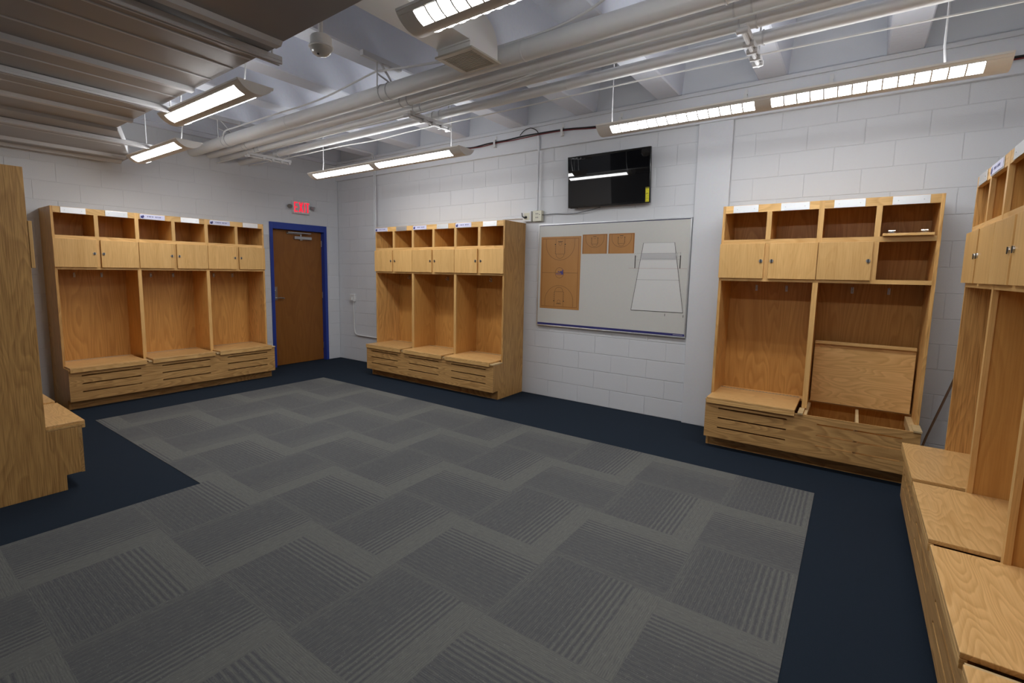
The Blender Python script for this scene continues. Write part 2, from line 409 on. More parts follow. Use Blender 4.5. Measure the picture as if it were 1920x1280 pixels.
# ------------------------------------------------------------------ lockers
H, D1, D2, HT, TK = 2.142, .4506, .637, .105, .10
T = .02                       # board thickness
def hook_mb(x, z):
    m = MB(); m.box(x-.009, x+.009, -.020, -.012, z-.03, z+.022)
    m.tube([(x,-.018,z+.015),(x,-.045,z+.012),(x,-.055,z+.025)], .004, 6)
    m.tube([(x,-.018,z-.015),(x,-.05,z-.02),(x,-.06,z-.005),(x,-.058,z+.002)], .004, 6)
    return m
def lock_mb(x, z, y):
    m = MB(); m.tube([(x, y, z), (x, y-.006, z)], .014, 12); return m
def locker(name_label, loc, rz, W, n, plates, missing_door=(), open_lid=(), start_gap=.010, end_gap=.05, gap_skip=()):
    r = empty('locker_unit', loc, name_label, 'locker', rz, 'oak team lockers around the room')
    Lt = W*n
    prof = [(0,0),(-D2+TK,0),(-D2+TK,HT),(-D2+.0182,HT),(-D2+.0182,.43),(-D1,.43),(-D1,H),(0,H)]
    MB().prism(prof, 'x', 0, T+.002).build('side_panel', OAK_SIDE, r, .0015)
    MB().prism(prof, 'x', Lt-T-.002, Lt).build('side_panel', OAK_SIDE, r, .0015)
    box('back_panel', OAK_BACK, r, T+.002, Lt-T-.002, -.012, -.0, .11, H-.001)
    box('top_panel', OAK_H, r, T+.002, Lt-T-.002, -D1+.02, -.012, H-.022, H-.004)
    box('toe_kick', OAK_FRONT, r, T+.002, Lt-T-.002, -D2+TK+.004, -D2+TK+.024, 0, HT+.01)
    box('seat_box_floor', OAK_H, r, T+.002, Lt-T-.002, -D2+.02, -.012, HT, HT+.015)
    # seat front with three slots per bay
    xs = [0]; sl = []
    for i in range(n):
        xs += [i*W+.107, i*W+.107+W*.715]; sl.append(2*i+1)
    xs.append(Lt)
    zs = [HT-.003, .1905,.2035, .2775,.2905, .3635,.3765, .432]
    MB().holed(xs, zs, -D2, -D2+.018, lambda i, j: i in sl and j in (1,3,5)).build('seat_front', OAK_FRONT, r)
    # shelves, dividers
    for i in range(n):
        x0 = i*W + (T+.002 if i == 0 else T/2); x1 = (i+1)*W - (T+.002 if i == n-1 else T/2)
        for z in (1.495, 1.829):
            box('shelf', OAK_H, r, x0, x1, -D1+.02, -.012, z-.004, z+.015)
        xm = i*W + W/2
        box('partition', OAK_IN, r, xm-.009, xm+.009, -D1+.02, -.012, 1.51, 1.825)
        box('partition', OAK_IN, r, xm-.009, xm+.009, -D1+.02, -.012, 1.844, H-.022)
        if i:
            box('divider_panel', OAK_IN, r, i*W-T/2, i*W+T/2, -D1+.02, -.012, HT+.015, H-.022)
            box('divider_panel', OAK_IN, r, i*W-T/2, i*W+T/2, -D2+.018, -D1+.02, HT+.015, .43)
            box('stile', OAK_V, r, i*W-.0185, i*W+.0185, -D1-.001, -D1+.02, .447, H)
    f = lambda i: (i*W + (T+.002 if i == 0 else .0185), (i+1)*W - (T+.002 if i == n-1 else .0185))
    for i in range(n):
        a, b = f(i); xm = i*W + W/2
        box('rail', OAK_H, r, a, b, -D1, -D1+.02, 2.078, H-.0005)
        box('rail', OAK_H, r, a, b, -D1, -D1+.02, 1.808, 1.848)
        box('rail', OAK_H, r, a, b, -D1, -D1+.02, 1.490, 1.522)
        box('stile', OAK_V, r, xm-.018, xm+.018, -D1, -D1+.02, 1.848, 2.078)
        box('stile', OAK_V, r, xm-.018, xm+.018, -D1, -D1+.02, 1.522, 1.808)
        for s in (0, 1):
            k = 2*i+s
            if k in missing_door: continue
            x0, x1 = (i*W+.003, xm-.016) if s == 0 else (xm+.021, (i+1)*W-.003)
            if i == n-1 and s == 1: x1 = Lt
            if k == 0: x0 = -.002
            dr = box('cabinet_door', OAK_V, r, x0, x1, -D1-.021, -D1-.002, 1.515, 1.812, bevel=.0015)
            xk = x1-.022 if s == 0 else x0+.022
            lk = lock_mb(xk, 1.665, -D1-.021).build('lock', STEEL, dr)
            MB().box(xk-.0045, xk+.0045, -D1-.0295, -D1-.0265, 1.648, 1.678).build('key_slot', DARK, dr)
        for q in (.337, .672):
            hook_mb(i*W+q*W, 1.43).build('coat_hook', STEEL, r)
    # fixed seat strips at the bay boundaries
    for i in range(n+1):
        a, b = (i*W-.03, i*W+.006) if 0 < i else (0, start_gap-.001)
        if i == n: a, b = Lt-.045, Lt+.004
        box('seat_strip', PALE if i else OAK_H, r, a, b, -D2-.012, -D1+(-.002), .4325, .4455)
    box('seat_rear_strip', OAK_H, r, T+.002, Lt-T-.002, -.135, -.012, .4325, .4525) if not open_lid else None
    if open_lid:
        for i in range(n):
            a, b = f(i)
            if i in open_lid:
                box('seat_rear_strip', OAK_H, r, i*W+.012, (i+1)*W-.024, -.115, -.012, .4325, .4485)
            else:
                box('seat_rear_strip', OAK_H, r, i*W+.022, (i+1)*W-.012, -.135, -.012, .4325, .4525)
    for i in range(n):
        x0, x1 = i*W+start_gap, (i+1)*W-end_gap
        if i in open_lid:
            x0, x1 = i*W+.022, (i+1)*W-.036
            ld = box('seat_lid', OAK_LID, r, x0, x1, -.155, -.135, .455, .965, bevel=.002)
            MB().box(x0, x1, -.178, -.132, .966, .990).build('lid_edge', OAK_H, ld, .002)
            MB().tube([(x0+.01,-.130,.451),(x1-.01,-.130,.451)], .004, 8).build('piano_hinge', STEEL, ld)
            # interior: centre divider and pale cleats
            xm = (x0+x1)/2
            box('seat_box_divider', PALE, r, xm-.010, xm+.010, -D2+.018, -.115, HT+.015, .428)
            box('cleat', PALE, r, i*W+.0105, i*W+.030, -D2+.018, -.135, .40, .431)
            box('cleat', PALE, r, (i+1)*W-.062, (i+1)*W-.0465, -D2+.018, -.135, .36, .431)
            box('seat_box_divider', PALE, r, (i+1)*W-.0462, (i+1)*W-.0225, -D2+.018, -.135, HT+.015, .431)
            continue
        yh = -.14
        ld = MB().box(x0, x1, -D2-.022, yh, .4455, .4655 if False else .4645).build('seat_lid', OAK_LID, r, .0025)
        MB().box(x0, x1, -D2-.022, -D2-.003, .412, .4450).build('lid_nosing', OAK_H, ld, .002)
        hg = MB()
        hg.box(x0+.01, x1-.01, yh-.006, yh+.006, .4645, .4665)
        for q in range(24):
            xx = x0+.02+(x1-x0-.04)*q/23
            hg.tube([(xx-.006, yh, .4668), (xx+.006, yh, .4668)], .0028, 6)
        hg.build('piano_hinge', STEEL, ld)
    # name plates
    for (x, wd, kind) in plates:
        if kind == 'alu':
            pl = box('name_plate', ALU, r, x, x+wd, -D1-.005, -D1-.0012, 2.078, 2.139, bevel=.001)
            for sx in (.16, .84):
                MB().tube([(x+wd*sx, -D1-.005, 2.108), (x+wd*sx, -D1-.0065, 2.108)], .0035, 8).build('screw', STEEL, pl)
        else:
            pl = box('name_plate', ALU, r, x+.01, x+wd, -D1-.004, -D1-.0012, 2.080, 2.138, bevel=.001)
            lb = box('name_label', LILAC, pl, x, x+wd-.002, -D1-.006, -D1-.0042, 2.086, 2.132)
            lb['label'] = 'lilac name label with purple mark'
            mk = MB(); random.seed(int(x*1000)+3)
            yy = -D1-.0066
            mk.prism([(x+.006,2.095),(x+.03,2.088),(x+.045,2.108),(x+.035,2.128),(x+.02,2.112),(x+.012,2.124)], 'y', yy, yy+.0006)
            for q in range(9):
                xx = x+.075+q*.0165
                if q in (4,): continue
                mk.box(xx, xx+.0045, yy, yy+.0006, 2.104, 2.118); mk.box(xx, xx+.010, yy, yy+.0006, 2.115, 2.118)
                if q % 2: mk.box(xx+.008, xx+.011, yy, yy+.0006, 2.104, 2.118)
            MB_add = mk.build('label_print', NAVYL, pl)
    return r

random.seed(7)
locker('long three-bay oak locker on the far left wall beside the brown door', (0.0005, -3.83, .0), PI/2, .7536, 3,
       [(.082,.21,'alu'),(.463,.207,'alu'),(.788,.257,'label'),(1.216,.21,'alu'),(1.549,.256,'label'),(1.973,.207,'alu')])
locker('three-bay oak locker between the white outlet in the corner and the whiteboard', (1.4927, -.0005, 0), 0, .7661, 3,
       [(.004,.258,'label'),(.441,.208,'alu'),(.777,.25,'label'),(1.213,.2,'alu'),(1.537,.256,'label'),(1.975,.206,'alu')])
L3 = locker('two-bay oak locker with one seat lid raised and one small door missing', (6.157, -.0005, 0), 0, .729, 2,
       [(.083,.195,'alu'),(.444,.201,'alu'),(.808,.197,'alu'),(1.165,.212,'alu')], missing_door=(3,), open_lid=(1,))
locker('four-bay oak locker along the right edge with its long bench running to the bottom right', (8.1365, -1.091, 0), -PI/2, .769, 4,
       [(.07,.22,'alu'),(.394,.28,'label'),(.87,.25,'alu'),(1.20,.21,'alu'),(1.60,.25,'label'),(1.98,.21,'alu'),(2.37,.25,'alu'),(2.75,.21,'alu')], end_gap=.045)
locker('oak locker in the left foreground showing its tall plain side panel', (2.915, -4.9055, 0), PI, .762, 3,
       [(.08,.21,'alu'),(.46,.21,'alu'),(.84,.21,'alu'),(1.22,.21,'alu'),(1.60,.21,'alu'),(1.98,.21,'alu')])

# loose cabinet door lying in the last cubby of the two-bay locker
ld = box('loose_cabinet_door', OAK_H, None, 7.283, 7.575, -.492, -.14, 1.8495, 1.8685, bevel=.0015)
tag(ld, 'loose small oak cabinet door lying flat in the top right cubby', 'cabinet door')
for x in (7.335, 7.52):
    m = MB(); m.box(x-.022, x+.022, -.475, -.45, 1.8685, 1.873); m.box(x-.012, x+.012, -.478, -.445, 1.873, 1.885)
    m.tube([(x-.02,-.47,1.885),(x+.02,-.47,1.885)], .007, 8); m.box(x-.018, x+.018, -.468,-.448,1.885,1.89)
    m.build('hinge', CHROME, ld)

# ------------------------------------------------------------------ light fixtures (bottom at zb)
def fixture(x0, x1, yc, zb, label, cells, rods, lens_secs, w=.235, zrod=ZJ):
    r = empty('light_fixture', ((x0+x1)/2, yc, zb), label, 'ceiling light', group='hanging fluorescent fixtures')
    cx = (x0+x1)/2; a, b = x0-cx, x1-cx
    dep = .062; R = (w*w/4 + dep*dep)/(2*dep); th = math.asin(w/2/R)
    def P(t, k=0):       # t in -1..1 across, k inset
        g = t*th; return ((R-k)*math.sin(g), R-(R-k)*math.cos(g))
    # segments across: housing strips and lens windows
    win = (.25, .82)
    def strip(m, t0, t1, xa, xb, k0, k1, n=6):
        pts = [P(t0+(t1-t0)*i/n, k0) for i in range(n+1)] + [P(t1-(t1-t0)*i/n, k1) for i in range(n+1)]
        m.prism(pts, 'x', xa, xb)
    ho = MB()
    strip(ho, -1, -win[1], a, b, 0, .006); strip(ho, win[1], 1, a, b, 0, .006); strip(ho, -win[0], win[0], a, b, 0, .006)
    gaps = [a] + [v-cx for s in lens_secs for v in s] + [b]
    for i in range(0, len(gaps), 2):
        strip(ho, -win[1], -win[0], gaps[i], gaps[i+1], 0, .006); strip(ho, win[0], win[1], gaps[i], gaps[i+1], 0, .006)
    ho.build('housing', FIX, r)
    for xa, xb in ((a-.006, a), (b, b+.006)):
        pts = [P(-1+2*i/16) for i in range(17)]
        MB().prism(pts + [(w/2+.004, dep+.008), (-w/2-.004, dep+.008)], 'x', xa, xb).build('end_cap', FIX, r)
    # rim strips and uplight
    rm = MB(); rm.box(a, b, -w/2-.004, -w/2+.012, dep-.004, dep+.008); rm.box(a, b, w/2-.012, w/2+.004, dep-.004, dep+.008)
    rm.build('rim', FIX, r)
    MB().box(a+.03, b-.03, -w/2+.03, w/2-.03, dep-.012, dep-.010).build('uplight_lens', LENSUP, r)
    MB().box(a+.002, b-.002, -w/2+.012, w/2-.012, dep-.018, dep-.0125).build('reflector', FIX, r)
    for s in lens_secs:
        for sg in (-1, 1):
            m = MB(); t0, t1 = (sg*win[0], sg*win[1]); n = 8
            for i in range(n):
                p, q = P(t0+(t1-t0)*i/n, .004), P(t0+(t1-t0)*(i+1)/n, .004)
                m.quad((s[0]-cx,p[0],p[1]),(s[1]-cx,p[0],p[1]),(s[1]-cx,q[0],q[1]),(s[0]-cx,q[0],q[1]))
            ln = m.build('lens', LENS, r)
            if cells:
                nc = max(2, int(round((s[1]-s[0])/.072)))
                for i in range(1, nc):
                    lv = MB(); xx = s[0]-cx+(s[1]-s[0])*i/nc
                    strip(lv, t0, t1, xx-.0042, xx+.0042, .0, .0039, 4)
                    lv.build('louver', FIX, ln)
    for xr, top in rods:
        rr = MB(); X = xr-cx
        rr.tube([(X, 0, top-zb), (X, 0, .20), (X+.012, -.02, dep-.004)], .005, 8); rr.box(X-.02, X+.02, -.03, .0, dep-.010, dep-.004)
        rr.build('suspension_rod', STRUT, r)
    return r
fixture(1.50, 3.99, -1.42, 2.665, 'long hanging light over the three-bay locker beside the whiteboard, two smooth lenses', False, [(1.67, ZJ), (3.80, ZJ)], [(1.58,2.66),(2.76,3.86)])
fixture(5.36, 7.72, -1.30, 2.665, 'long hanging light right of the television, with gridded lenses above the open-lid locker', True, [(5.44, ZJ), (7.45, ZJ)], [(5.47,6.50),(6.60,7.62)])
fixture(2.66, 3.92, -3.475, 2.66, 'short hanging light just beside the edge of the dark lowered ceiling, larger of the pair', False, [(3.80, ZJ), (2.80, ZJ)], [(2.74,3.84)])
fixture(.72, 1.99, -3.10, 2.655, 'short hanging light at the far left corner, smaller of the pair', False, [(1.85, ZJ)], [(.80,1.91)])
fixture(5.38, 7.75, -3.475, 2.645, 'hanging light cut off by the top edge, gridded lens in front of the air vent', True, [(5.6, ZJ), (7.5, ZJ)], [(5.47,6.52),(6.62,7.66)])

# ------------------------------------------------------------------ pipes
def pipe(y, z, dia, label, x1=XR-.001):
    r = empty('ceiling_pipe', (0.0, y, z), label, 'pipe', group='white pipes along the ceiling')
    MB().tube([(0.002,0,0),(x1,0,0)], dia/2, 32).build('pipe_run', PIPE, r, smooth=True)
    for k in (.97, 3.80, 6.52):
        m = MB()
        for q in (-.045, .045):
            m.tube([(k+q-.004,0,0),(k+q+.004,0,0)], dia/2+.006, 32)
        m.build('pipe_clamp', STRUT, r)
    for k in (2.3, 5.2, 7.3):
        MB().tube([(k-.003,0,0),(k+.003,0,0)], dia/2+.0018, 32).build('joint_band', PIPE, r)
    return r
pipe(-2.25, 3.05, .135, 'thickest white ceiling pipe, nearest the air vent')
pipe(-2.03, 3.04, .092, 'second white ceiling pipe, right beside the thickest one')
pipe(-1.87, 3.025, .086, 'third white ceiling pipe counting from the thickest')
pipe(-1.62, 3.018, .080, 'outermost white ceiling pipe, nearest the television wall')
for i, x in enumerate((.97, 3.80, 6.52)):
    r = empty('pipe_rack', (x, -1.8, 2.95), ['white strut rack holding the pipes at the far corner', 'white strut rack holding the pipes left of the air vent', 'white strut rack holding the pipes at upper right'][i], 'pipe rack', group='strut racks under the ceiling pipes')
    # lower trapeze
    m = MB(); m.box(-.02, .02, -.20, .36, -.018, .016); m.build('trapeze', STRUT, r, .002)
    m = MB()
    for y in (-.22, -.02, .10, .22, .33):
        m.tube([(-.03, y, -.03), (.03, y, -.03)], .018, 10)
    m.tube([(0,-.20,-.03),(0,.36,-.03)], .013, 8)
    m.build('conduit_stub', STRUT, r, smooth=True)
    MB().tube([(0, .335, .0), (0, .335, ZJ-2.95)], .006, 8).build('hanger_rod', STRUT, r)
    MB().tube([(0, -.56, ZJ-2.95), (0, -.56, .10), ], .006, 8).build('hanger_rod', STRUT, r)
    m = MB(); m.box(-.02, .02, -.72, -.30, ZJ-2.95-.042, ZJ-2.95); m.build('top_strut', STRUT, r, .002)
    m = MB(); m.tube([(0,-.54,.33),(0,-.36,.16)], .010, 6); m.tube([(0,-.56,.22),(0,-.36,.17)], .008, 6); m.build('brace', STRUT, r)
def cable(name, pts, rad, mat, label, cat='cable', group=None, seg=6):
    P = [Vector(p) for p in pts]; out = []
    for i in range(len(P)-1):
        p0, p1, p2, p3 = P[max(i-1,0)], P[i], P[i+1], P[min(i+2,len(P)-1)]
        for k in range(6):
            t = k/6
            out.append(.5*((2*p1)+(p2-p0)*t+(2*p0-5*p1+4*p2-p3)*t*t+(3*p1-p0-3*p2+p3)*t**3))
    out.append(P[-1])
    return tag(MB().tube(out, rad, seg).build(name, mat, smooth=True), label, cat, group)
cable('ceiling_cable', [(.97,-2.3,3.02),(1.02,-2.31,3.13),(1.3,-2.30,3.145),(2.0,-2.31,3.14),(2.9,-2.30,3.145),(3.7,-2.33,3.20),(3.85,-2.33,3.19),(4.6,-2.28,3.128),(5.3,-2.26,3.125),(5.65,-2.28,3.15),(6.0,-2.33,3.21),(6.6,-2.33,3.2),(XR-.01,-2.33,3.2)], .009, PIPE, 'white cable draped along the top of the thickest pipe', 'cable')
cable('ceiling_cable', [(.02,-1.95,2.955),(1.2,-1.95,2.965),(2.4,-1.945,2.962),(3.8,-1.945,2.945),(4.6,-1.98,2.96),(5.3,-2.035,2.985),(6.5,-2.04,2.985),(XR-.01,-2.04,2.985)], .008, PIPE, 'white cable slung under the second ceiling pipe', 'cable')
cable('ceiling_cable', [(.1,-1.56,2.975),(1.4,-1.55,2.965),(2.2,-1.555,2.96),(2.8,-1.55,2.945),(3.5,-1.555,2.955),(4.5,-1.55,2.95),(5.6,-1.545,2.955),(6.6,-1.55,2.945),(XR-.01,-1.45,2.95)], .006, PIPE, 'thin white cable below the outermost ceiling pipe', 'cable')

# ------------------------------------------------------------------ duct and grille
r = empty('air_duct', (4.935, -2.55, 2.94), 'white rectangular air duct ending in a square beige grille', 'duct')
ox, oy, oz = 4.935, -2.55, 2.94
arc = [(-2.395+0 - oy, 3.02-oz)]
for i in range(9):
    g = i/8*PI/2
    arc.append((-2.395-.17+.17*math.cos(g)-oy, 3.03+.17*math.sin(g)-oz))
prof = [(-2.69-oy, .012), (-2.395-oy, .012)] + arc + [(YB+.002-oy, 3.20-oz), (YB+.002-oy, 2.995-oz), (-2.69-oy, 2.995-oz)]
MB().prism(prof, 'x', -.138, .138).build('duct_body', PIPE, r)
MB().box(-.142, .142, -2.70-oy, -2.688-oy, 2.985-oz, 3.005-oz).build('duct_flange', PIPE, r)
m = MB(); q = .158; y0, y1 = -2.70-oy, -2.38-oy
m.box(-q, q, y0, y0+.035, 0, .012); m.box(-q, q, y1-.035, y1, 0, .012); m.box(-q, -q+.035, y0+.035, y1-.035, 0, .012); m.box(q-.035, q, y0+.035, y1-.035, 0, .012)
g = m.build('grille', GRILLE, r, .002)
for i in range(14):
    yy = y0+.045+(y1-y0-.09)*i/13
    MB().box(-q+.035, q-.035, yy-.0050, yy+.0038, .004, .007).build('slat', GRILLE, g)
MB().box(-q+.03, q-.03, y0+.03, y1-.03, .0105, .0125).build('grille_shade_sheet', SLIT, g)  # dark sheet standing in for the shade inside the duct

# ------------------------------------------------------------------ lowered ceiling panels at upper left
r = empty('lowered_ceiling', (3.0, -4.5, 2.75), 'dark ribbed metal ceiling panels hung low over the left side of the room', 'ceiling panel')
O = (3.0, -4.5, 2.75)
def rel(pts): return [(p[0]-O[0], p[1]-O[1]) for p in pts]
MB().prism(rel([(.001,-3.07),(.445,-3.10),(1.79,-3.61),(4.50,-3.65),(4.50,YB+.01),(XL+.01,YB+.01),(XL+.01,YL+.001),(.001,YL+.001)]), 'z', 0, .018).build('panel_sheet', DECK, r)
MB().prism(rel([(4.50,-3.68),(5.35,-3.70),(XR-.005,-3.76),(XR-.005,YB+.01),(4.50,YB+.01)]), 'z', -.012, .018).build('panel_sheet', DECK, r)
f = MB()
for (p, q, h) in (((.445,-3.10),(1.79,-3.61),.12),((.002,-3.07),(.445,-3.10),.10)):
    f.prism([(p[0]-O[0],p[1]-O[1]),(q[0]-O[0],q[1]-O[1]),(q[0]-O[0]-.003,q[1]-O[1]-.008),(p[0]-O[0]-.003,p[1]-O[1]-.008)], 'z', .0182, h)
f.build('edge_trim', STRUT, r)
def rib(x, y1, wdt, dep, mat, nm, y0=YB+.02, z=0):
    if x < XL+.05: y0 = YL+.003
    X = x-O[0]
    return MB().prism([(X-wdt/2, z-.0005), (X-wdt/2+wdt*.22, z-dep), (X+wdt/2-wdt*.22, z-dep), (X+wdt/2, z-.0005)], 'y', y0-O[1], y1-O[1]).build(nm, mat, r)
for x, y1 in ((3.40,-3.64),(2.20,-3.62),(1.75,-3.60)):
    rib(x, y1, .075, .026, STRUT if x != 1.75 else DECK, 'rib')
for x, y1 in ((.50,-3.16),(.16,-3.10)):
    rib(x, y1, .08, .03, STRUT, 'rib')
for x, y1 in ((4.20,-3.655),(3.98,-3.65),(3.68,-3.645),(3.12,-3.64),(2.52,-3.63),(1.05,-3.36)):
    rib(x, y1, .022, .004, STRUT, 'rib')
rib(4.56, -3.685, .09, .022, STRUT, 'rib', z=-.012)
for x, y1 in ((4.38,-3.57),(2.84,-3.52),(1.36,-3.19)):
    y0 = YB+.02 if x > XL+.05 else YL+.003
    X = x-O[0]
    m = MB(); m.box(X-.021, X+.021, y0-O[1], y1-O[1], -.030, -.004); m.box(X-.021, X-.008, y0-O[1], y1-O[1], -.045, -.030); m.box(X+.008, X+.021, y0-O[1], y1-O[1], -.045, -.030)
    m.build('support_strut', STRUT, r, .002)
    MB().tube([(X, y1-O[1]-.05, -.004), (X, y1-O[1]-.05, ZJ-2.75)], .006, 8).build('hanger_rod', STRUT, r)

# ------------------------------------------------------------------ dome camera, hanging pipe end
def lathe(mb, prof, c, seg=28):
    n0 = len(mb.v)
    for (rr, z) in prof:
        for k in range(seg):
            t = 2*PI*k/seg; mb.v.append((c[0]+rr*math.cos(t), c[1]+rr*math.sin(t), c[2]+z))
    for i in range(len(prof)-1):
        for k in range(seg):
            k2 = (k+1) % seg; mb.f.append((n0+i*seg+k, n0+i*seg+k2, n0+(i+1)*seg+k2, n0+(i+1)*seg+k))
    return mb
dx, dy, dz = 4.24, -3.2, 2.98
r = empty('dome_camera', (dx, dy, dz), 'small white dome camera hanging on a stem beside the lowered ceiling', 'camera')
lathe(MB(), [(0.001,.055),(.06,.055),(.068,.045),(.070,.0),(.075,-.004),(.078,-.010),(.078,-.016),(.072,-.018),(.001,-.018)], (0,0,0)).build('housing', FIX, r, smooth=True)
lathe(MB(), [(.071,-.0182),(.066,-.035),(.054,-.052),(.034,-.064),(.012,-.069),(.0005,-.070)], (0,0,0)).build('dome', plain('dome_plastic', (.5,.47,.42), .12), r, smooth=True)
MB().tube([(0,0,.055),(0,0,ZC-dz)], .013, 12).build('stem', FIX, r, smooth=True)
MB().tube([(.015,-.03,-.066),(.02,-.038,-.068)], .006, 8).build('camera_eye', DARK, r)
hx, hy = 7.265, -2.42
r = empty('vent_pipe', (hx, hy, 2.80), 'white vertical pipe end hanging down at the top right', 'pipe')
MB().tube([(0,0,0),(0,0,ZC-2.80)], .055, 28).build('pipe_run', PIPE, r, smooth=True)
MB().tube([(0,0,-.02),(0,0,.0)], .054, 8).build('pipe_cap', FIX, r)

# ------------------------------------------------------------------ television
tx0, tx1, tz0, tz1, ty = 4.42, 5.367, 2.283, 2.845, -.10
r = empty('television', ((tx0+tx1)/2, 0.015, tz0), 'black flat television mounted on the wall with a yellow energy label', 'television')
X = (tx0+tx1)/2; a, b = tx0-X, tx1-X; h = tz1-tz0
MB().box(a, b, ty, ty+.035, 0, h).build('bezel', TVB, r, .003)
MB().box(a+.008, b-.008, ty-.0012, ty-.0002, .020, h-.008).build('screen', TVGLASS, r)
MB().box(a+.15, b-.15, ty+.035, ty+.062, .08, h-.10).build('rear_housing', TVB, r, .004)
MB().box(-.2, .2, ty+.055, ty+.085, .15, .33).build('wall_bracket', DARK, r)
MB().box(a+.03, a+.12, ty-.004, ty+.01, -.006, 0).build('sensor_strip', TVB, r)
yl = box('energy_label', YELLOW, r, b-.047, b-.009, ty-.002, ty-.0014, .012, .158)
m = MB(); yy = ty-.0026
m.box(b-.0445,b-.0435,yy,yy+.0004,.012,.156)
m.box(b-.046,b-.010,yy,yy+.0004,.146,.156)
for i, (wd, hh) in enumerate(((.018,.003),(.026,.002),(.012,.002),(.024,.006),(.014,.002),(.026,.002),(.02,.002),(.026,.003),(.016,.002),(.024,.002))):
    z = .138-i*.0128; m.box(b-.0437, b-.042+wd, yy, yy+.0004, z-hh, z)
m.build('label_print', LINE, yl)
r.rotation_euler = (math.radians(5.0), 0, 0)
cable('power_cord', [(4.015,-.058,2.232),(4.08,-.03,2.225),(4.2,-.02,2.232),(4.35,-.02,2.222),(4.5,-.03,2.222),(4.62,-.04,2.235),(4.74,-.045,2.255),(4.80,-.050,2.268)], .0035, BLACK, 'thin black cord running from the cream outlet box to the television')

# ------------------------------------------------------------------ whiteboard
wx, wz = 4.0, .885; WW, WH = 1.788, 1.229
r = empty('whiteboard', (wx, 0, wz), 'large whiteboard printed with basketball and volleyball court diagrams', 'whiteboard')
MB().box(.008, WW-.008, -.024, -.001, .008, WH-.008).build('board_surface', BOARD, r)
fm = MB(); t = .013
fm.box(0, WW, -.032, -.001, 0, t).box(0, WW, -.032, -.001, WH-t, WH).box(0, t, -.032, -.001, t, WH-t).box(WW-t, WW, -.032, -.001, t, WH-t)
fm.build('frame', ALU, r, .002)
MB().box(.02, WW-.02, -.0255, -.0252, WH-t-.006, WH-t-.001).build('top_line', NAVYL, r)
yS = -.0248
def R(m, x0, x1, z0, z1, lv=1): m.box(x0-wx, x1-wx, yS-.0004*lv, yS-.0004*(lv-1)-.0001, z0-wz, z1-wz)
def seg(m, p, q, w, lv=2):
    p, q = Vector(p), Vector(q); d = (q-p); n = Vector((-d.y, d.x)).normalized()*w/2
    pts = [p+n, q+n, q-n, p-n]
    m.prism([(v.x-wx, v.y-wz) for v in pts], 'y', yS-.0004*lv, yS-.0004*(lv-1)-.0001)
def arcl(m, c, rx, rz_, g0, g1, w, lv=2, n=20):
    ps = [(c[0]+rx*math.cos(g0+(g1-g0)*i/n), c[1]+rz_*math.sin(g0+(g1-g0)*i/n)) for i in range(n+1)]
    for p, q in zip(ps, ps[1:]): seg(m, p, q, w, lv)
# blue bar
bb = MB(); R(bb, wx+.014, wx+WW-.014, .901, .926); bar = bb.build('blue_bar', NAVYL, r)
m = MB()
for i in range(22):
    x = 5.66+i*.0045; R(m, x, x+.003, .912, .917, 2)
m.build('tiny_print', WHITE, bar)
# full court
cr = MB(); R(cr, 4.040, 4.572, 1.103, 1.962); full = cr.build('full_court_diagram', COURT, r)
m = MB()
for (x0,x1,z0,z1) in ((4.056,4.062,1.135,1.934),(4.538,4.544,1.135,1.934)): R(m, x0, x1, z0, z1, 2)
R(m, 4.056, 4.544, 1.935, 1.941, 2); R(m, 4.056, 4.544, 1.128, 1.134, 2)
m.build('court_border', COURTD, full)
m = MB(); lw = .0028; xm = 4.300; zt, zb2 = 1.933, 1.137; zm = (zt+zb2)/2
seg(m, (4.062, zm), (4.538, zm), lw)
for s, ze in ((-1, zt), (1, zb2)):
    kx0, kx1 = xm-.060, xm+.060
    seg(m, (kx0, ze), (kx0, ze+s*.175), lw); seg(m, (kx1, ze), (kx1, ze+s*.175), lw); seg(m, (kx0, ze+s*.175), (kx1, ze+s*.175), lw)
    g = (PI, 2*PI) if s < 0 else (0, PI)
    arcl(m, (xm, ze+s*.175), .055, .052, g[0], g[1], lw)
    arcl(m, (xm, ze+s*.062), .190, .185, g[0], g[1], lw); seg(m, (xm-.190, ze), (xm-.190, ze+s*.062), lw); seg(m, (xm+.190, ze), (xm+.190, ze+s*.062), lw)
    arcl(m, (xm, ze+s*.055), .020, .020, 0, 2*PI, lw*.8); seg(m, (xm-.032, ze+s*.030), (xm+.032, ze+s*.030), .006)
    for sx in (-1, 1):
        R(m, xm+sx*.066-.006, xm+sx*.066+.006, ze+s*.062-.006, ze+s*.062+.006, 2)
        for q in (.09,.115,.14,.162): seg(m, (xm+sx*.060, ze+s*q), (xm+sx*.070, ze+s*q), .004)
arcl(m, (xm, zm), .058, .062, 0, 2*PI, lw)
m.build('court_lines', COURTD if False else LINE, full)
lg = MB()   # centre mark: leaping shape above two bars of lettering
for tri in ([(4.322,1.520),(4.352,1.512),(4.346,1.566),(4.330,1.556)], [(4.300,1.540),(4.326,1.532),(4.332,1.552),(4.312,1.558)], [(4.276,1.546),(4.296,1.540),(4.292,1.560)], [(4.334,1.560),(4.350,1.566),(4.344,1.576)]):
    lg.prism([(p[0]-wx, p[1]-wz) for p in tri], 'y', yS-.0015, yS-.0012)
for i in range(10):
    x = 4.252+i*.0078; R(lg, x, x+.0055, 1.523, 1.530, 4); R(lg, x+.002, x+.0075, 1.512, 1.517, 4)
lg.build('court_logo', plain('logo_blue_print', (.07,.06,.25), .5), full)
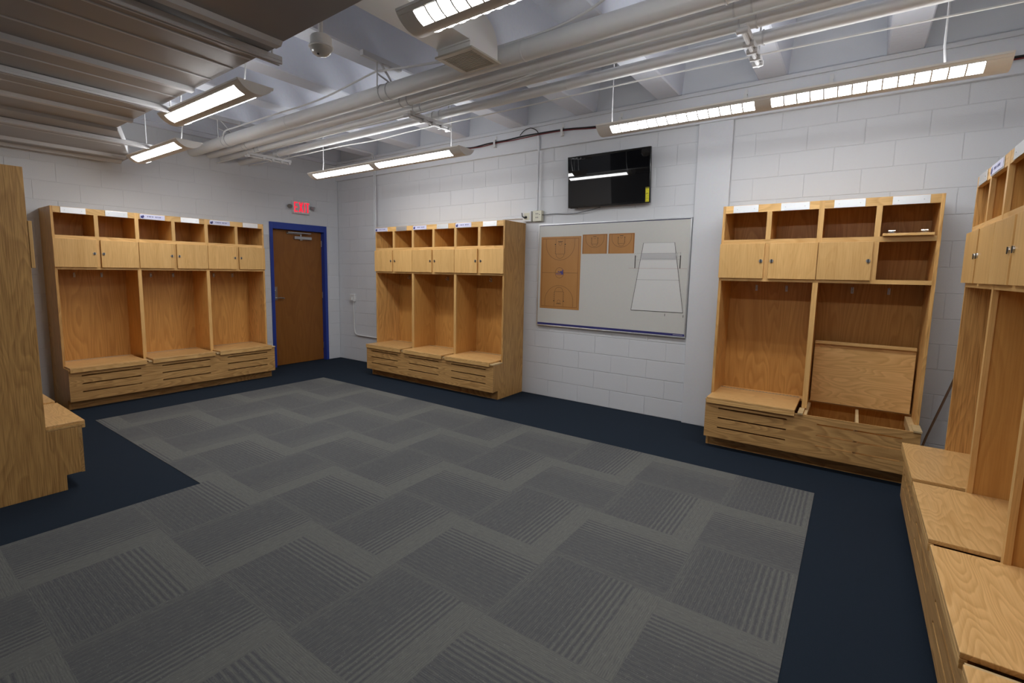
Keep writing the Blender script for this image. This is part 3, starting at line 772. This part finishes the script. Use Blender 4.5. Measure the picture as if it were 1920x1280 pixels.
# half courts
for x0, x1 in ((4.588, 4.890), (4.907, 5.202)):
    m = MB(); R(m, x0, x1, 1.757, 1.976); hc = m.build('half_court_diagram', COURT, r)
    m = MB(); R(m, x0+.005, x0+.013, 1.760, 1.968, 2); R(m, x1-.013, x1-.005, 1.760, 1.968, 2); R(m, x0+.005, x1-.005, 1.966, 1.972, 2); m.build('court_border', COURTD, hc)
    m = MB(); c = (x0+x1)/2; ze = 1.966
    seg(m, (c-.036, ze-.022), (c-.036, ze-.100), lw*.9); seg(m, (c+.036, ze-.022), (c+.036, ze-.100), lw*.9); seg(m, (c-.036, ze-.100), (c+.036, ze-.100), lw*.9)
    arcl(m, (c, ze-.100), .032, .028, PI, 2*PI, lw*.9); arcl(m, (c, ze-.035), .112, .105, PI, 2*PI, lw*.9)
    seg(m, (c-.112, ze), (c-.112, ze-.035), lw*.9); seg(m, (c+.112, ze), (c+.112, ze-.035), lw*.9)
    seg(m, (c-.020, ze-.016), (c+.020, ze-.016), .005); arcl(m, (c, ze-.030), .012, .012, PI, 2*PI, lw*.8)
    for sx in (-1, 1):
        R(m, c+sx*.038-.004, c+sx*.038+.004, ze-.040, ze-.031, 2)
        for q in (.052,.066,.080,.092): seg(m, (c+sx*.036, ze-q), (c+sx*.043, ze-q), .003)
    m.build('court_lines', LINE, hc)
# volleyball court
TL, TR, BR, BL = (5.302,1.866),(5.627,1.864),(5.748,1.146),(5.197,1.144)
m = MB(); m.prism([(p[0]-wx, p[1]-wz) for p in (TL,TR,BR,BL)], 'y', yS-.0004, yS-.0001); vb = m.build('volleyball_court_diagram', BOARD2, r)
m = MB(); seg(m, TL, BL, .0045); seg(m, TR, BR, .0045); seg(m, BL, BR, .0055)
R(m, 5.215, 5.224, 1.596, 1.735, 3); R(m, 5.688, 5.697, 1.597, 1.732, 3)
R(m, 5.563, 5.568, 1.100, 1.126, 2); R(m, 5.750, 5.755, 1.098, 1.124, 2)
m.build('court_lines', LINE, vb)
m = MB(); seg(m, TL, TR, .0022); seg(m, (5.243,1.477), (5.690,1.479), .0025); seg(m, (5.283,1.703), (5.655,1.698), .002)
seg(m, (5.235,1.688), (5.690,1.688), .0015); seg(m, (5.235,1.757), (5.690,1.757), .0015)
seg(m, (5.220,1.75), (5.220,1.76), .002); seg(m, (5.224,1.722),(5.240,1.722),.0015); seg(m, (5.690,1.722),(5.672,1.722),.0015)
seg(m, (5.692,1.732),(5.692,1.765),.0025); seg(m, (5.66,1.757),(5.67,1.688),.0015)
m.build('thin_lines', LINE2, vb)
m = MB(); R(m, 5.285, 5.650, 1.690, 1.756, 2); m.build('net_band', GREYP, vb)
m = MB(); seg(m, (5.150,1.598), (5.763,1.598), .002, 4); m.build('centre_line', REDLINE, vb)

# ------------------------------------------------------------------ exit sign
r = empty('exit_sign', (0, -.71, 2.39), 'small white exit sign with red letters and two lamp heads above the door', 'sign')
MB().box(.001, .04, -.15, .15, 0, .205).build('sign_box', plain('sign_white', (.72,.66,.68), .4), r, .004)
def letter(polys, nm):
    m = MB()
    for pl in polys: m.prism([(p[0], p[1]+.030) for p in pl], 'x', .0402, .0425)
    o = m.build(nm, EXITRED, r); return o
q = lambda a, b, c, d: [(a, c), (b, c), (b, d), (a, d)]
hh, st, y = .150, .017, -.124
letter([q(y, y+st, 0, hh), q(y+st, y+.060, 0, st), q(y+st, y+.052, .064, .064+st), q(y+st, y+.060, hh-st, hh)], 'letter_e'); y += .078
letter([[(y,0),(y+.024,0),(y+.076,hh),(y+.052,hh)], [(y+.052,0),(y+.076,0),(y+.0505,.0736),(y+.0385,.0398+.0)], [(y,hh),(y+.024,hh),(y+.0375,.111),(y+.0255,.0765)]], 'letter_x'); y += .094
letter([q(y, y+st, 0, hh)], 'letter_i'); y += .034
letter([q(y+.0165, y+.0385, 0, hh-st), q(y-.004, y+.059, hh-st, hh)], 'letter_t')
MB().box(.04, .0412, -.112,-.104,.012,.02).build('indicator', EXITRED, r)
for s in (-1, 1):
    m = MB(); m.tube([(.02, s*.15, .12), (.02, s*.175, .12)], .012, 10); m.tube([(.02, s*.178, .12), (.065, s*.215, .10)], [.02,.034], 16)
    hd = m.build('lamp_head', plain('lamp_grey', (.30,.31,.32), .35), r, smooth=True)
    MB().tube([(.0655, s*.2155, .0998), (.067, s*.2168, .099)], .030, 16).build('lamp_glass', STEEL, hd)

# ------------------------------------------------------------------ outlets, conduits, cables on the walls
r = empty('outlet_box', (.385, 0, 1.0), 'white outlet with plugged adapter low on the wall near the corner', 'outlet')
MB().box(-.055, .055, -.04, -.001, 0, .125).build('box', WHITE, r, .006)
MB().box(-.035, .025, -.062, -.04, .02, .075).build('adapter', WHITE, r, .005)
cable('wall_conduit', [(.40,-.018,1.0),(.405,-.018,.9),(.41,-.018,.7),(.418,-.018,.54),(.45,-.018,.46),(.54,-.018,.442),(.8,-.018,.438),(1.2,-.018,.436),(1.488,-.018,.436)], .011, WHITE, 'white conduit dropping from the corner outlet toward the locker', 'conduit', seg=10)
r = empty('outlet_box', (3.84, 0, 2.155), 'white outlet box with a short black plug above the locker, left of a cream box', 'outlet')
MB().box(-.06, .06, -.055, -.001, 0, .125).build('box', WHITE, r, .005)
MB().box(-.04, .04, -.058, -.0552, .02, .105).build('cover_plate', CREAM, r, .001)
MB().tube([(-.01,-.058,.055),(-.012,-.085,.045),(-.045,-.09,.06),(-.055,-.085,.105)], [.014,.013,.006,.005], 8).build('plug', BLACK, r, smooth=True)
r = empty('outlet_box', (3.985, 0, 2.153), 'cream outlet box below the vertical conduit at the whiteboard corner', 'outlet')
MB().box(-.062, .062, -.055, -.001, 0, .128).build('box', CREAM, r, .005)
m = MB(); 
for z in (.045, .09):
    m.box(-.018,-.008,-.0562,-.0552,z-.007,z+.007); m.box(.006,.014,-.0562,-.0552,z-.007,z+.007)
m.build('socket_slots', DARK, r)
tag(MB().tube([(3.988,-.060,2.281),(3.988,-.060,3.10),(3.975,-.065,3.16)], .013, 12).build('wall_conduit', WALL2, smooth=True), 'painted vertical conduit from the cream outlet box up to the ledge', 'conduit')
tag(MB().tube([(3.45,-.018,2.205),(3.78,-.018,2.205)], .009, 10).build('wall_conduit', WALL2, smooth=True), 'short horizontal conduit behind the locker top ending at the white outlet box', 'conduit')
for dxx, lab in ((0, 'left of two thin vertical conduits above the locker beside the corner'), (.035, 'right of two thin vertical conduits above the locker beside the corner')):
    cable('wall_conduit', [(1.0+dxx,-.06,2.05),(1.0+dxx,-.06,2.6),(1.0+dxx,-.062,3.1),(1.0+dxx,-.075,3.26),(1.0+dxx,-.16,3.315),(1.0+dxx,-.6,3.322),(1.0+dxx,-1.5,3.322)], .0085, WALL2, lab, 'conduit', seg=8)
yc = -.062
cable('wall_cable', [(2.84,yc,3.16),(2.99,yc,3.15),(3.25,yc,3.165),(3.5,yc,3.166),(3.75,yc,3.178),(3.97,yc-.02,3.172),(4.35,yc,3.170),(4.75,yc,3.14),(5.4,yc,3.13),(6.2,yc,3.13),(7.2,yc,3.12),(XR-.01,yc,3.11)], .009, BLACK, 'black cable strung along the ledge of the television wall')
cable('wall_cable', [(2.88,yc,3.145),(3.1,yc,3.140),(3.35,yc,3.152),(3.6,yc,3.152),(3.8,yc,3.158),(4.1,yc-.02,3.158),(4.4,yc,3.156),(4.8,yc,3.122),(5.4,yc,3.115),(6.2,yc,3.112),(7.2,yc,3.105),(XR-.01,yc,3.095)], .006, RED, 'dark red cable running with the black one along the ledge')
cable('wall_cable', [(3.72,yc-.006,3.19),(3.78,yc-.01,3.235),(3.87,yc-.01,3.255),(3.95,yc-.01,3.22),(3.98,yc-.006,3.185)], .005, BLACK, 'small loop of black cable at the top of the vertical conduit')
for x, lab in ((3.34,'white cable clip on the ledge above the locker, left one'), (4.30,'white cable clip on the ledge above the television'), (5.0,'white cable clip hidden partly by the gridded light, at its left'), (6.2,'white cable clip above the gap between gridded lenses'), (6.85,'white cable clip above the right gridded lens')):
    m = MB(); m.box(x-.014, x+.014, -.082, -.0425, 3.135, 3.20) if False else m.box(x-.014, x+.014, -.048, -.0425, 3.10, 3.24)
    m.box(x-.014, x+.014, -.084, -.048, 3.185, 3.192); m.box(x-.014, x+.014, -.084, -.048, 3.10, 3.106); m.box(x-.014, x+.014, -.084, -.080, 3.106, 3.185)
    tag(m.build('cable_clip', WHITE), lab, 'clip', 'cable clips on the ledge')
tag(MB().tube([(7.635,-.15,.004),(7.70,-.115,.29),(7.93,-.012,1.15)], .008, 8).build('wooden_stick', STICK), 'thin brown stick leaning on the wall between the two right lockers', 'stick')
